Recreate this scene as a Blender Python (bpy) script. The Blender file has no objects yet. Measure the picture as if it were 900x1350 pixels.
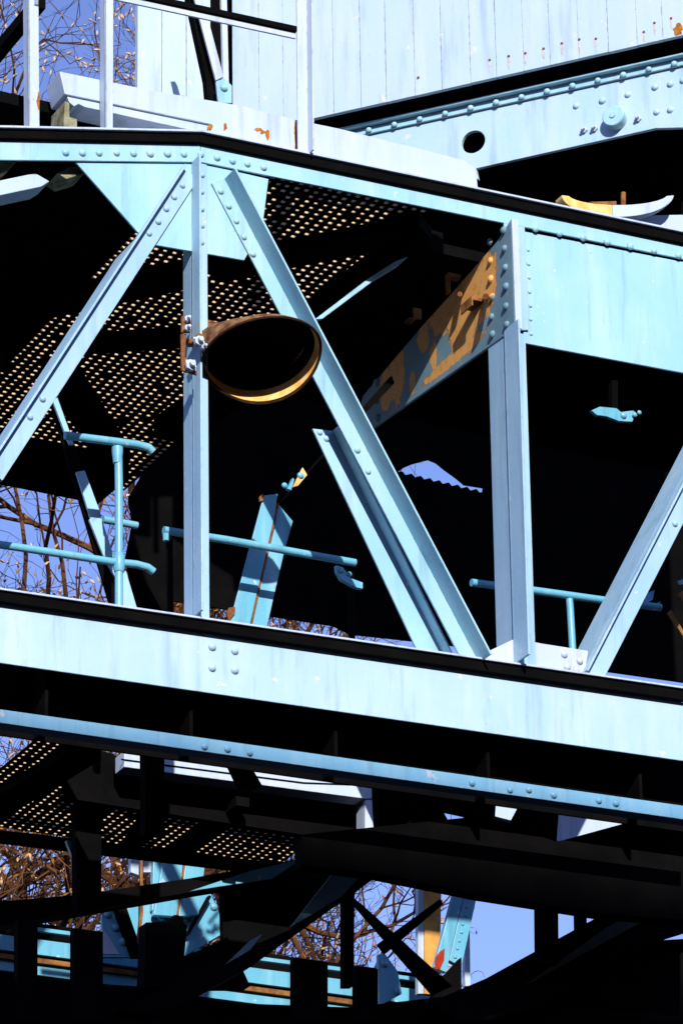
import bpy, bmesh, math, random
from mathutils import Vector as V, Matrix
from mathutils.geometry import tessellate_polygon
rnd = random.Random(7)
C = bpy.context.scene.collection
S = bpy.context.scene
# ---------------------------------------------------------------- camera
TAN = 0.12; PITCH = math.radians(24); ROLL = 0.0164; DIST = 16.9
cam_pos = V((0, 0, 1.7))
fwd = V((0, math.cos(PITCH), math.sin(PITCH)))
r0 = V((1, 0, 0)); u0 = V((0, -math.sin(PITCH), math.cos(PITCH)))
right = r0 * math.cos(ROLL) - u0 * math.sin(ROLL)
up = u0 * math.cos(ROLL) + r0 * math.sin(ROLL)
cd = bpy.data.cameras.new('camera'); cam = bpy.data.objects.new('camera', cd); C.objects.link(cam)
m = Matrix((right, up, -fwd)).transposed().to_4x4(); m.translation = cam_pos
cam.matrix_world = m
cd.sensor_fit = 'VERTICAL'; cd.sensor_height = 36; cd.lens = 18 / TAN
cd.clip_start = 0.1; cd.clip_end = 6000
S.camera = cam
# ---------------------------------------------------------------- light
SUN = V((0.15, -0.88, 0.43)).normalized()
elev = math.asin(SUN.z)
w = bpy.data.worlds.new('World'); S.world = w; w.use_nodes = True
nt = w.node_tree; nt.nodes.clear()
sky = nt.nodes.new('ShaderNodeTexSky'); sky.sky_type = 'NISHITA'; sky.sun_disc = False
sky.sun_elevation = elev; sky.sun_rotation = math.atan2(SUN.x, SUN.y)
sky.air_density = 1.0; sky.dust_density = 0.3; sky.ozone_density = 6.0
bg = nt.nodes.new('ShaderNodeBackground'); bg.inputs['Strength'].default_value = 0.15
wo = nt.nodes.new('ShaderNodeOutputWorld')
tint = nt.nodes.new('ShaderNodeMix'); tint.data_type = 'RGBA'; tint.blend_type = 'MULTIPLY'
tint.inputs[0].default_value = 1; tint.inputs[7].default_value = (1.18, 0.90, 1.05, 1)
nt.links.new(sky.outputs[0], tint.inputs[6]); nt.links.new(tint.outputs[2], bg.inputs[0]); nt.links.new(bg.outputs[0], wo.inputs[0])
sl = bpy.data.lights.new('sun', 'SUN'); sl.energy = 3.9; sl.angle = math.radians(0.5); sl.color = (1.0, 0.95, 0.88)
so = bpy.data.objects.new('sun', sl); C.objects.link(so)
so.rotation_euler = SUN.to_track_quat('Z', 'Y').to_euler(); so.location = (5, -20, 30)
S.view_settings.view_transform = 'Standard'; S.view_settings.look = 'None'
S.view_settings.exposure = 0.46; S.view_settings.gamma = 1.0; S.view_settings.use_curve_mapping = False
S.cycles.max_bounces = 3; S.cycles.diffuse_bounces = 1; S.cycles.glossy_bounces = 2

# ---------------------------------------------------------------- frame of the bridge
TH = math.radians(27)
e1 = V((math.cos(TH), math.sin(TH), 0)); e2 = V((-math.sin(TH), math.cos(TH), 0)); e3 = V((0, 0, 1))
CEN = cam_pos + fwd * DIST
PX = DIST * TAN / 675                                 # metres per photograph pixel at the truss
def ray(px, py):
    return (fwd + right * ((px - 450) / 675 * TAN) + up * ((675 - py) / 675 * TAN))
def hit(px, py, o, n):
    r = ray(px, py); return cam_pos + r * ((o - cam_pos).dot(n) / r.dot(n))
def P(px, py, d=0.0): return hit(px, py, CEN + e2 * d, e2)      # upright plane along the truss, d metres behind its face
def Hz(px, py, z): return hit(px, py, V((0, 0, z)), e3)
def ad(p): q = p - CEN; return q.dot(e1), q.dot(e2)
def L(a, d, z): p = CEN + e1 * a + e2 * d; return V((p.x, p.y, z))
TJ = math.radians(-23)
j1 = V((math.cos(TJ), math.sin(TJ), 0)); j2 = V((-math.sin(TJ), math.cos(TJ), 0))
JO = P(600, 150, 0.9)
def J(px, py, d=0.0): return hit(px, py, JO + j2 * d, j2)

# ---------------------------------------------------------------- materials
def mat(name): 
    m = bpy.data.materials.new(name); m.use_nodes = True
    return m, m.node_tree, m.node_tree.nodes['Principled BSDF']
def N(t, k, **kw):
    n = t.nodes.new(k)
    for a, b in kw.items():
        if a in n.inputs: n.inputs[a].default_value = b
        else: setattr(n, a, b)
    return n
def ramp(t, fac, stops):
    r = t.nodes.new('ShaderNodeValToRGB'); t.links.new(fac, r.inputs[0])
    el = r.color_ramp.elements
    while len(el) < len(stops): el.new(0.5)
    for e, (p, c) in zip(el, stops): e.position = p; e.color = (*c, 1) if len(c) == 3 else c
    return r.outputs[0]
def mix(t, fac, a, b):
    x = t.nodes.new('ShaderNodeMix'); x.data_type = 'RGBA'
    for s, v in ((x.inputs[0], fac), (x.inputs[6], a), (x.inputs[7], b)):
        if hasattr(v, 'is_linked'): t.links.new(v, s)
        else: s.default_value = (*v, 1) if isinstance(v, tuple) else v
    return x.outputs[2]
def noise(t, co, scale, detail=4, rough=.6, stretch=None):
    if stretch:
        mp = t.nodes.new('ShaderNodeMapping'); mp.inputs['Scale'].default_value = stretch
        t.links.new(co, mp.inputs[0]); co = mp.outputs[0]
    n = N(t, 'ShaderNodeTexNoise', Scale=scale, Detail=detail, Roughness=rough); t.links.new(co, n.inputs['Vector'])
    return n.outputs[0]
def paint(name, base, dark, pale, rust_at=.70, rough=.5, bump=.25):
    """weathered paint: broad tone changes, rain streaks, pale chips and rust spots"""
    m, t, b = mat(name)
    co = t.nodes.new('ShaderNodeNewGeometry').outputs['Position']
    big = noise(t, co, 2.3, 5)
    c = mix(t, ramp(t, big, [(.35, (0, 0, 0)), (.7, (1, 1, 1))]), base, dark)
    st = noise(t, co, 9, 4, .6, (1, 1, .12))
    c = mix(t, ramp(t, st, [(.5, (0, 0, 0)), (.75, (.6, .6, .6))]), c, pale)
    ch = noise(t, co, 17, 3, .55)
    c = mix(t, ramp(t, ch, [(.69, (0, 0, 0)), (.715, (.8, .8, .8))]), c, tuple(min(1, x * .5 + .35 * k) for x, k in zip(pale, (1.15, .95, .95))))
    ru = noise(t, co, 23, 6, .7)
    c = mix(t, ramp(t, ru, [(rust_at - .02, (0, 0, 0)), (rust_at + .01, (1, 1, 1))]), c, (.20, .075, .02))
    gr_ = noise(t, co, 14, 5, .65, (1, 1, .10))
    c = mix(t, ramp(t, gr_, [(.54, (0, 0, 0)), (.80, (.7, .7, .7))]), c, tuple(x * .55 for x in dark))
    rr_ = noise(t, co, 11, 6, .7, (1, 1, .22))
    c = mix(t, ramp(t, rr_, [(rust_at - .02, (0, 0, 0)), (rust_at + .08, (.75, .75, .75))]), c, (.34, .17, .07))
    bv = N(t, 'ShaderNodeBevel', Radius=.007); bv.samples = 4
    ge = t.nodes.new('ShaderNodeNewGeometry')
    dt = N(t, 'ShaderNodeVectorMath', operation='DOT_PRODUCT'); t.links.new(bv.outputs[0], dt.inputs[0]); t.links.new(ge.outputs['True Normal'], dt.inputs[1])
    ed = ramp(t, dt.outputs['Value'], [(.86, (1, 1, 1)), (.985, (0, 0, 0))])
    en = ramp(t, noise(t, co, 30, 5, .7), [(.50, (0, 0, 0)), (.62, (.8, .8, .8))])
    em = N(t, 'ShaderNodeMath', operation='MULTIPLY'); t.links.new(ed, em.inputs[0]); t.links.new(en, em.inputs[1])
    c = mix(t, em.outputs[0], c, (.22, .12, .07))
    fn = noise(t, co, 120, 2)
    c = mix(t, ramp(t, fn, [(.70, (0, 0, 0)), (.78, (.45, .45, .45))]), c, (.09, .09, .10))
    t.links.new(c, b.inputs['Base Color']); b.inputs['Roughness'].default_value = rough
    bn = N(t, 'ShaderNodeBump', Strength=bump, Distance=.004); t.links.new(noise(t, co, 40, 5), bn.inputs['Height'])
    t.links.new(bn.outputs[0], b.inputs['Normal'])
    return m
def plain(name, c1, c2, scale=8, rough=.7, spec=.3, bump=.2):
    m, t, b = mat(name)
    co = t.nodes.new('ShaderNodeNewGeometry').outputs['Position']
    n = noise(t, co, scale, 6)
    t.links.new(mix(t, ramp(t, n, [(.38, (0, 0, 0)), (.62, (1, 1, 1))]), c1, c2), b.inputs['Base Color'])
    b.inputs['Roughness'].default_value = rough; b.inputs['Specular IOR Level'].default_value = spec
    bn = N(t, 'ShaderNodeBump', Strength=bump, Distance=.004); t.links.new(noise(t, co, scale * 6, 4), bn.inputs['Height'])
    t.links.new(bn.outputs[0], b.inputs['Normal'])
    return m
M = {}
M['blue'] = paint('blue_paint', (.37, .65, .79), (.29, .57, .75), (.54, .70, .79), .73)
M['pale'] = paint('pale_blue_paint', (.55, .63, .76), (.47, .60, .76), (.66, .70, .78), .725)
M['board'] = paint('board_paint', (.50, .63, .76), (.44, .60, .75), (.60, .69, .78), .735, .6)
M['chord'] = paint('chord_paint', (.47, .65, .79), (.38, .60, .78), (.60, .70, .78), .74)
M['flange'] = paint('shaded_flange_paint', (.24, .54, .76), (.18, .46, .70), (.38, .62, .78), .72)  # deeper blue paints in the part shade on the lower flange
M['post'] = paint('post_paint', (.38, .60, .77), (.31, .53, .73), (.50, .66, .78), .71)
M['teal'] = paint('teal_paint', (.17, .51, .68), (.12, .42, .58), (.34, .62, .74), .71, .38)
M['black'] = plain('shade_black', (.0032, .0032, .0036), (.0055, .005, .005), 6, .9, .02)  # near-black colour stands in for deep shade on unlit parts
M['rust'] = plain('rusted_steel', (.16, .055, .02), (.33, .15, .04), 18, .85, .2, .5)
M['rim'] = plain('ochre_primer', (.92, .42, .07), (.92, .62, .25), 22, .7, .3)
M['hole'] = plain('bare_hole_edge', (.74, .55, .33), (.66, .45, .24), 60, .6, .3)
M['moss'] = plain('mossy_timber', (.34, .33, .22), (.13, .12, .05), 22, .9, .1, .5)
M['red'] = plain('red_lead', (.45, .03, .01), (.28, .03, .012), 30, .8, .2)
M['bark'] = plain('bark', (.075, .03, .014), (.19, .075, .024), 9, .9, .1, .6)
M['twig'] = plain('twig_bark', (.045, .022, .016), (.15, .065, .025), 5, .9, .1)
M['dark_twig'] = plain('dark_twig_bark', (.04, .022, .016), (.10, .045, .02), 3, .9, .1)
M['bud'] = plain('bud', (.62, .46, .34), (.5, .3, .12), 5, .8, .1)
M['leaf'] = plain('dry_leaf', (.50, .19, .03), (.26, .12, .02), 3, .8, .1)
M['brick'] = plain('blocker_brick', (.10, .05, .035), (.06, .035, .03), 3, .9, .1)
M['ground'] = plain('dark_soil', (.02, .018, .015), (.035, .03, .022), .4, .95, .1)

# ---------------------------------------------------------------- mesh building
class MB:
    def __init__(s): s.v = []; s.f = []; s.m = []
    def add(s, vs, fs, mi=0):
        k = len(s.v); s.v += [tuple(x) for x in vs]; s.f += [tuple(i + k for i in f) for f in fs]; s.m += [mi] * len(fs)
    def prism(s, pts, vec, holes=(), mi=0):
        loops = [list(pts)] + [list(h) for h in holes]
        n = sum(len(l) for l in loops); flat = [p for l in loops for p in l]
        tris = tessellate_polygon(loops)
        s.add(flat + [p + vec for p in flat], [], mi)
        k = len(s.v) - 2 * n
        fs = [tuple(i + k for i in t) for t in tris] + [tuple(i + n + k for i in reversed(t)) for t in tris]
        if not holes: fs = [tuple(range(k, k + n)), tuple(reversed(range(k + n, k + 2 * n)))]
        o = 0
        for l in loops:
            q = len(l)
            for i in range(q):
                a = k + o + i; b = k + o + (i + 1) % q
                fs.append((a, a + n, b + n, b))
            o += q
        s.f += fs; s.m += [mi] * len(fs)
        return s
    def poly(s, pts, d=0.0, t=.01, mi=0): return s.prism([P(x, y, d) for x, y in pts], e2 * t, mi=mi)
    def box(s, p, a, b, c, mi=0):
        vs = [p, p + a, p + a + b, p + b, p + c, p + a + c, p + a + b + c, p + b + c]
        s.add(vs, [(0, 3, 2, 1), (4, 5, 6, 7), (0, 1, 5, 4), (1, 2, 6, 5), (2, 3, 7, 6), (3, 0, 4, 7)], mi); return s
    def tube(s, pts, r, seg=10, r2=None, mi=0, cap=True):
        pts = [V(p) for p in pts]; n = len(pts); rings = []
        for i, p in enumerate(pts):
            t = (pts[min(i + 1, n - 1)] - pts[max(i - 1, 0)]).normalized()
            x = t.orthogonal().normalized() if i == 0 else (px_ - t * px_.dot(t)).normalized()
            px_ = x; y = t.cross(x)
            rr = r if r2 is None else r + (r2 - r) * i / (n - 1)
            rings.append([p + (x * math.cos(2 * math.pi * j / seg) + y * math.sin(2 * math.pi * j / seg)) * rr for j in range(seg)])
        fs = []
        for i in range(n - 1):
            for j in range(seg):
                fs.append((i * seg + j, i * seg + (j + 1) % seg, (i + 1) * seg + (j + 1) % seg, (i + 1) * seg + j))
        if cap: fs += [tuple(reversed(range(seg))), tuple(range((n - 1) * seg, n * seg))]
        s.add([p for rg in rings for p in rg], fs, mi); return s
    def lathe(s, o, ax, prof, seg=12, mi=0, cap=True):
        ax = V(ax).normalized(); x = ax.orthogonal().normalized(); y = ax.cross(x); vs = []; fs = []
        for r, h in prof:
            for j in range(seg):
                a = 2 * math.pi * j / seg; vs.append(o + ax * h + (x * math.cos(a) + y * math.sin(a)) * r)
        for i in range(len(prof) - 1):
            for j in range(seg):
                fs.append((i * seg + j, i * seg + (j + 1) % seg, (i + 1) * seg + (j + 1) % seg, (i + 1) * seg + j))
        if cap: fs += [tuple(reversed(range(seg))), tuple(range((len(prof) - 1) * seg, len(prof) * seg))]
        s.add(vs, fs, mi); return s
    def rivet(s, p, n=None, r=.0155, mi=0):
        n = -e2 if n is None else n
        r = r * rnd.uniform(.93, 1.07)
        return s.lathe(p, n, [(r, -.002), (r * .95, r * .30), (r * .70, r * .62), (r * .32, r * .80), (.0005, r * .83)], 12, mi)
    def rivets(s, pts, d=0.0, r=.0155):
        for x, y in pts: s.rivet(P(x + rnd.uniform(-.7, .7), y + rnd.uniform(-.5, .5), d), None, r)
        return s
    def build(s, name, m, parent=None, bevel=0.0, smooth=False):
        me = bpy.data.meshes.new(name)
        if parent is not None: o = parent_world(parent)
        else:
            n = len(s.v); xs = [v[0] for v in s.v]; ys = [v[1] for v in s.v]
            o = V(((min(xs) + max(xs)) / 2, (min(ys) + max(ys)) / 2, min(v[2] for v in s.v)))
        me.from_pydata([tuple(V(v) - o) for v in s.v], [], s.f)
        ms = m if isinstance(m, (list, tuple)) else [m]
        for x in ms: me.materials.append(M[x] if isinstance(x, str) else x)
        me.polygons.foreach_set('material_index', s.m)
        bm = bmesh.new(); bm.from_mesh(me); bmesh.ops.recalc_face_normals(bm, faces=bm.faces); bm.to_mesh(me); bm.free()
        ob = bpy.data.objects.new(name, me); C.objects.link(ob)
        if parent is not None: ob.parent = parent
        else: ob.location = o
        if smooth:
            me.shade_smooth()
            try: me.set_sharp_from_angle(angle=math.radians(35))
            except Exception: pass
        if bevel:
            b = ob.modifiers.new('edge', 'BEVEL'); b.width = bevel; b.segments = 2; b.limit_method = 'ANGLE'; b.angle_limit = math.radians(50)
        return ob
def parent_world(p):
    o = V(p.location)
    while p.parent: p = p.parent; o += V(p.location)
    return o
def thing(name, label, cat, loc, group=None):
    o = bpy.data.objects.new(name, None); C.objects.link(o); o.location = loc; o.empty_display_size = .2
    return tag(o, label, cat, group)
def tag(o, label, cat, group=None):
    o['label'] = label; o['category'] = cat
    if group: o['group'] = group
    return o
def lerp(a, b, t): return (a[0] + (b[0] - a[0]) * t, a[1] + (b[1] - a[1]) * t)
def row(a, b, n): return [lerp(a, b, i / (n - 1)) for i in range(n)]

def angle_bar(mb, p, q, wpx, d=0.0, out=.075, t=.009, side=1, toward=True):
    """rolled angle: one leg lies in the truss plane (p-q is its corner line, the leg goes wpx pixels to one side), the other stands out of it"""
    A = P(*p, d); B = P(*q, d); ax = (B - A).normalized()
    perp = ax.cross(e2).normalized() * side
    wv = perp * (wpx * PX)
    mb.prism([A, B, B + wv, A + wv], e2 * -t if toward else e2 * t)
    s = -1 if toward else 1
    mb.prism([A + e2 * s * t, B + e2 * s * t, B + e2 * s * (t + out), A + e2 * s * (t + out)], perp * t)
    return A, B, perp

# ================================================================ SETTING
g = MB(); R = 3000
g.lathe(V((0, 0, -.02)), (0, 0, 1), [(R, 0), (400, .004), (60, .008), (.01, .01)], 48)
go = g.build('ground', 'ground'); go['kind'] = 'structure'

zt = P(450, 1020, 0).z + .015
sdist = 28.0                                            # shed front, added and unseen, parallel to the truss, metres in front of it
zs = zt + sdist * SUN.z / -SUN.dot(e2)  # top height set so the added unseen block shades the lower truss
blocker = thing('shade_blocker', 'unseen tall brick block added behind the camera to shade the lower truss', 'blocker', L(0, -sdist, 0))
MB().box(L(-55, -sdist, 0), e1 * 110, e2 * -18, e3 * (zs - .25)).build('wall', 'brick', blocker)
MB().box(L(-55.4, -sdist + .0, zs - .249), e1 * 110.8, e2 * -18.4, e3 * .25).build('blocker_roof', 'black', blocker)
for k in range(8): MB().box(L(-49 + k * 13, -sdist + .05, 5), e1 * 2.4, e2 * -.09, e3 * 4).build('blocker_window', 'black', blocker)

# ================================================================ NEAR TRUSS
tr = thing('truss_girder', 'light blue riveted lattice truss with sunlit posts, diagonals and deep bottom chord', 'truss girder', P(450, 1060, 0))
TW = .024
# top chord: outstanding flange + riveted upright leg, in two lengths that meet over the first post
def top_chord(a0, a1, b0, b1, rv):
    mb = MB()
    A0, A1, B0, B1 = P(*a0), P(*a1), P(*b0), P(*b1)
    mb.prism([A0, A1, B1, B0], e2 * -.010)                                    # upright leg
    f = (A1 - A0)
    upv = e3
    mb.rivets(rv, -.010)
    fl = MB(); k0, k1 = P(a0[0], a0[1] - 15, -.02), P(a1[0], a1[1] - 15, -.02)
    fl.prism([k0 - e2 * TW, k1 - e2 * TW, k1 + e2 * .18, k0 + e2 * .18], e3 * .010); fl.build('top_flange', 'pale', tr, .002)
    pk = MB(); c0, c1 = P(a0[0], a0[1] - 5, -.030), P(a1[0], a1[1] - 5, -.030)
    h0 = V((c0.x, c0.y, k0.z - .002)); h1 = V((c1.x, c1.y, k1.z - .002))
    pk.prism([c0, c1, h1, h0], e2 * .029); pk.build('flange_shade_strip', 'black', tr)  # black strip stands in for the shade under the flange
    return mb.build('top_chord', 'blue', tr, .002)
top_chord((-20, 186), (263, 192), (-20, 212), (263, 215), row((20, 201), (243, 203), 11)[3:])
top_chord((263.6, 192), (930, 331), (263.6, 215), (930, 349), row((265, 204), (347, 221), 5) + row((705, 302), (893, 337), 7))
# bottom chord
mb = MB()
bt0, bt1, bb0, bb1 = (-20, 793), (920, 929), (-20, 871), (920, 1006)
A0, A1, B0, B1 = P(*bt0), P(*bt1), P(*bb0), P(*bb1)
mb.prism([A0, A1, B1, B0], e2 * .012)
fl = MB(); k0, k1 = P(-20, 776, -.03), P(920, 912, -.03)
fl.prism([k0 - e2 * .012, k1 - e2 * .012, k1 + e2 * .18, k0 + e2 * .18], e3 * .009); fl.build('top_flange', 'pale', tr, .002)
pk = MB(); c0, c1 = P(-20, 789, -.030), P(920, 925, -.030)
pk.prism([c0, c1, V((c1.x, c1.y, k1.z - .002)), V((c0.x, c0.y, k0.z - .002))], e2 * .029); pk.build('flange_shade_strip', 'black', tr)  # painted shade again, under the bottom chord's top flange
mb.rivets([(279, 853), (309, 858), (279, 880), (309, 884)], 0, .0165)
mb.build('bottom_chord', 'chord', tr, .0025)
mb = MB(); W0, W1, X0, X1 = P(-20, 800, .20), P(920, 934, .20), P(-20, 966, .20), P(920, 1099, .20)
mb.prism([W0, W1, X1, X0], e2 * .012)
mb.build('chord_web', 'black', tr)  # web coloured black for the shade behind the chord plate
mb = MB(); F0, F1, G0, G1 = P(-20, 932), P(920, 1065), P(-20, 950), P(920, 1083)
mb.prism([F0, F1, G1, G0], e2 * .012)
mb.prism([G0 + e2 * .0125, G1 + e2 * .0125, G1 + e2 * .07, G0 + e2 * .07], e3 * .010)
mb.rivets([(269, 984), (300, 988), (330, 993), (622, 1033), (672, 1042), (696, 1042), (729, 1048), (788, 1056), (811, 1059)], 0, .014)
mb.build('lower_flange', 'flange', tr, .002)
# stiffeners that hold the lower flange under the chord
for x in (60, 250, 440, 640, 840):
    p = P(x, 874 + x * .1438, .09); MB().box(p + e3 * .05, e1 * .014, e2 * .10, -e3 * .30).build('chord_stiffener', 'black', tr)
# gusset over first post
mb = MB(); mb.poly([(100, 213.5), (182, 306), (200, 322), (322, 343), (346, 300), (354, 236), (262, 214.5)], .001, .010)
mb.build('gusset_plate', 'blue', tr, .0015)
# web plate in the right top corner
mb = MB(); mb.poly([(690, 305), (930, 351), (930, 497), (690, 452)], .0015, .010)
mb.rivets(row((696, 330), (699, 440), 7), .0015, .008)
mb.build('web_plate', 'blue', tr, .0015)
# lower gusset
mb = MB(); mb.poly([(628, 866), (680, 841), (712, 848), (775, 858), (768, 900), (640, 880)], .001, .010)
mb.rivets([(743, 863), (731, 884), (747, 880), (764, 872), (759, 884)], .001, .0165)
mb.build('gusset_plate', 'pale', tr, .0015)
def post(bt, bb, wpx, out, y_rear, rv):
    mb = MB(); A, B, pp = angle_bar(mb, bt, bb, wpx, 0, out, .009, 1 if (P(*bb) - P(*bt)).normalized().cross(e2).dot(e1) > 0 else -1)
    t = (y_rear - bt[1]) / (bb[1] - bt[1]); q = lerp(bt, bb, t)
    angle_bar(mb, q, bb, wpx, .0125, out * 1.15, .009, 1 if (P(*bb) - P(*bt)).normalized().cross(e2).dot(e1) > 0 else -1, False)
    mb.rivets(rv, -.009, .012)
    return mb.build('post', 'post', tr, .0015)
post((252.5, 214), (255, 813), 21.5, .066, 318, row((266, 231), (266.5, 320), 5))
post((663.8, 436), (676.8, 876), 32, .112, 438, [])
mb = MB(); mb.poly([(664, 291), (691, 293), (696.5, 435), (668, 435)], -.009, .009); mb.build('post', 'post', tr, .0015)
# diagonals
def diag(p, q, wpx, out, side, rear_from, rv, name='diagonal', m='post', rearout=None):
    mb = MB(); A = P(*p); B = P(*q)
    angle_bar(mb, p, q, wpx, 0, out, .009, side)
    if rear_from is not None:
        angle_bar(mb, lerp(p, q, rear_from), q, wpx, .0125, rearout or out, .009, side, False)
    mb.rivets(rv, -.009, .0135)
    return mb.build(name, m, tr, .0015)
def sd(p, q, rightward):
    s = (P(*q) - P(*p)).normalized().cross(e2)
    return 1 if (s.dot(e1) > 0) == rightward else -1
p, q = (239, 221), (-20, 618)
diag(p, q, 27, .030, sd(p, q, True), .24, [(240, 245), (229, 260), (219, 276), (208, 292), (197, 308), (56, 526), (40, 550)], rearout=.17)
p, q = (297, 236), (632, 874)
diag(p, q, 25, .095, sd(p, q, False), None, [(290, 252), (301, 272), (311.5, 292), (322, 313), (333, 335), (470, 593), (485, 622)], m='blue')
p, q = (962, 507), (766, 888)
diag(p, q, 30, .034, sd(p, q, True), 0, [(889, 691), (783, 893)], rearout=.20)
mb = MB(); mb.poly([(412, 565), (440, 568), (588, 867), (552, 862)], .11, .009)
a, b = P(440, 568, .11), P(588, 867, .11); pp = (b - a).normalized().cross(e2) * -1
mb.prism([a, b, b - e2 * .055, a - e2 * .055], (P(435, 568, .11) - a).normalized() * .008)
mb.rivets([(421, 570), (430, 578), (533, 753), (539, 769)], .11, .013)
mb.build('diagonal', 'blue', tr, .0015)

# ================================================================ RUSTED KNEE BRACKET
a0, _ = ad(P(662, 360, 0))
AO = CEN + e1 * a0
def A(px, py, off=0.0): return hit(px, py, AO - e1 * off, e1)
m_, t_, b_ = mat('peeling_bracket_paint')
co = t_.nodes.new('ShaderNodeNewGeometry').outputs['Position']
def blob(c, ru, rv_):
    """soft ellipse on the plate, in metres along (depth, height)"""
    c3 = A(*c)
    mp = N(t_, 'ShaderNodeVectorMath', operation='SUBTRACT'); t_.links.new(co, mp.inputs[0]); mp.inputs[1].default_value = c3
    du = N(t_, 'ShaderNodeVectorMath', operation='DOT_PRODUCT'); t_.links.new(mp.outputs[0], du.inputs[0]); du.inputs[1].default_value = e2 / ru
    dv = N(t_, 'ShaderNodeVectorMath', operation='DOT_PRODUCT'); t_.links.new(mp.outputs[0], dv.inputs[0]); dv.inputs[1].default_value = e3 / rv_
    x2 = N(t_, 'ShaderNodeMath', operation='MULTIPLY'); t_.links.new(du.outputs['Value'], x2.inputs[0]); t_.links.new(du.outputs['Value'], x2.inputs[1])
    y2 = N(t_, 'ShaderNodeMath', operation='MULTIPLY'); t_.links.new(dv.outputs['Value'], y2.inputs[0]); t_.links.new(dv.outputs['Value'], y2.inputs[1])
    ad_ = N(t_, 'ShaderNodeMath', operation='ADD'); t_.links.new(x2.outputs[0], ad_.inputs[0]); t_.links.new(y2.outputs[0], ad_.inputs[1])
    sq = N(t_, 'ShaderNodeMath', operation='SQRT'); t_.links.new(ad_.outputs[0], sq.inputs[0])
    return sq.outputs[0]
cur = None
for args in (((628, 380), .17, .17), ((612, 425), .13, .14), ((590, 400), .17, .12), ((523, 490), .07, .14), ((508, 515), .05, .10), ((558, 445), .05, .07), ((571, 470), .03, .06), ((543, 505), .025, .055), ((600, 470), .26, .03)):
    s_ = blob(*args)
    if cur is None: cur = s_
    else:
        mn = N(t_, 'ShaderNodeMath', operation='MINIMUM'); t_.links.new(cur, mn.inputs[0]); t_.links.new(s_, mn.inputs[1]); cur = mn.outputs[0]
nz = noise(t_, co, 26, 9, .72, (1, 1, .6))
ma = N(t_, 'ShaderNodeMath', operation='MULTIPLY_ADD'); t_.links.new(nz, ma.inputs[0]); ma.inputs[1].default_value = 1.5; t_.links.new(cur, ma.inputs[2])
fac = ramp(t_, ma.outputs[0], [(.0, (1, 1, 1)), (.5, (1, 1, 1))])
cr = t_.nodes[-1] if False else None
sub = N(t_, 'ShaderNodeMath', operation='LESS_THAN'); t_.links.new(ma.outputs[0], sub.inputs[0]); sub.inputs[1].default_value = 1.80
oc = mix(t_, noise(t_, co, 7, 5), (.95, .50, .15), (.80, .38, .10))
bc = mix(t_, ramp(t_, noise(t_, co, 3, 5), [(.35, (0, 0, 0)), (.65, (1, 1, 1))]), (.12, .26, .33), (.22, .36, .45))
oc = mix(t_, ramp(t_, noise(t_, co, 45, 6, .75, (1, 1, .5)), [(.52, (0, 0, 0)), (.70, (1, 1, 1))]), oc, (.42, .16, .035))
sub2 = N(t_, 'ShaderNodeMath', operation='LESS_THAN'); t_.links.new(ma.outputs[0], sub2.inputs[0]); sub2.inputs[1].default_value = 1.85
bc = mix(t_, sub2.outputs[0], bc, (.30, .15, .07))
fl_ = ramp(t_, noise(t_, co, 38, 8, .8, (1, 1, .45)), [(.60, (0, 0, 0)), (.62, (1, 1, 1))])
bc = mix(t_, fl_, bc, (.60, .28, .08))
t_.links.new(mix(t_, sub.outputs[0], bc, oc), b_.inputs['Base Color']); b_.inputs['Roughness'].default_value = .55
bn_ = N(t_, 'ShaderNodeBump', Strength=.5, Distance=.002); t_.links.new(sub.outputs[0], bn_.inputs['Height']); bn_.invert = True; t_.links.new(bn_.outputs[0], b_.inputs['Normal'])
kb = thing('knee_bracket', 'steel bracket plate with orange rust under peeling grey paint, bolted to the truss post', 'bracket', A(580, 500))
mb = MB(); mb.prism([A(x, y) for x, y in [(673, 289), (678, 433), (600, 488), (488, 567), (470, 552), (478, 522), (556, 430), (600, 381), (655, 318)]], e1 * .012)
for x, y in [(664, 304), (665, 328), (666, 353), (667, 378), (667, 404), (668, 428), (646, 319), (646.5, 344), (647, 368), (649, 392), (648, 418), (649, 441)]: mb.rivet(A(x, y), -e1, .017)
for x, y in [(497, 505), (497, 528), (498, 551)]: mb.rivet(A(x, y), -e1, .019)
mb.build('plate', m_, kb, .002)
mb = MB(); p0 = A(607, 362); mb.box(p0, -e1 * .05, e2 * .035, -e3 * .02); mb.box(p0 - e1 * .05, -e1 * .008, e2 * .035, -e3 * .095); mb.tube([A(606, 388), A(606, 388, .055)], .012, 8)
mb.build('lug', 'rust', kb, .002)
mb = MB(); p0 = A(637, 393); mb.box(p0, -e1 * .05, e2 * .10, -e3 * .018); mb.box(p0 - e1 * .05, -e1 * .007, e2 * .10, -e3 * .045); mb.tube([A(640, 391), A(640, 391, .07)], .014, 8)
mb.build('lug', 'rust', kb, .002)
mb = MB(); p0 = A(556, 421); mb.box(p0, -e1 * .04, e2 * .012, e3 * .05); mb.box(p0 - e1 * .03, -e1 * .03, e2 * .05, -e3 * .012)
mb.build('lug', 'rust', kb, .002)
mb = MB(); ea, eb = A(678.3, 433), A(673, 289); mb.prism([ea, eb, eb + e1 * .030, ea + e1 * .030], -e2 * .009); mb.build('edge_angle', 'pale', kb, .001)

# ================================================================ LAMP
ndir = (-fwd * .68 + (-up) * .72 + right * .16).normalized()
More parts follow.
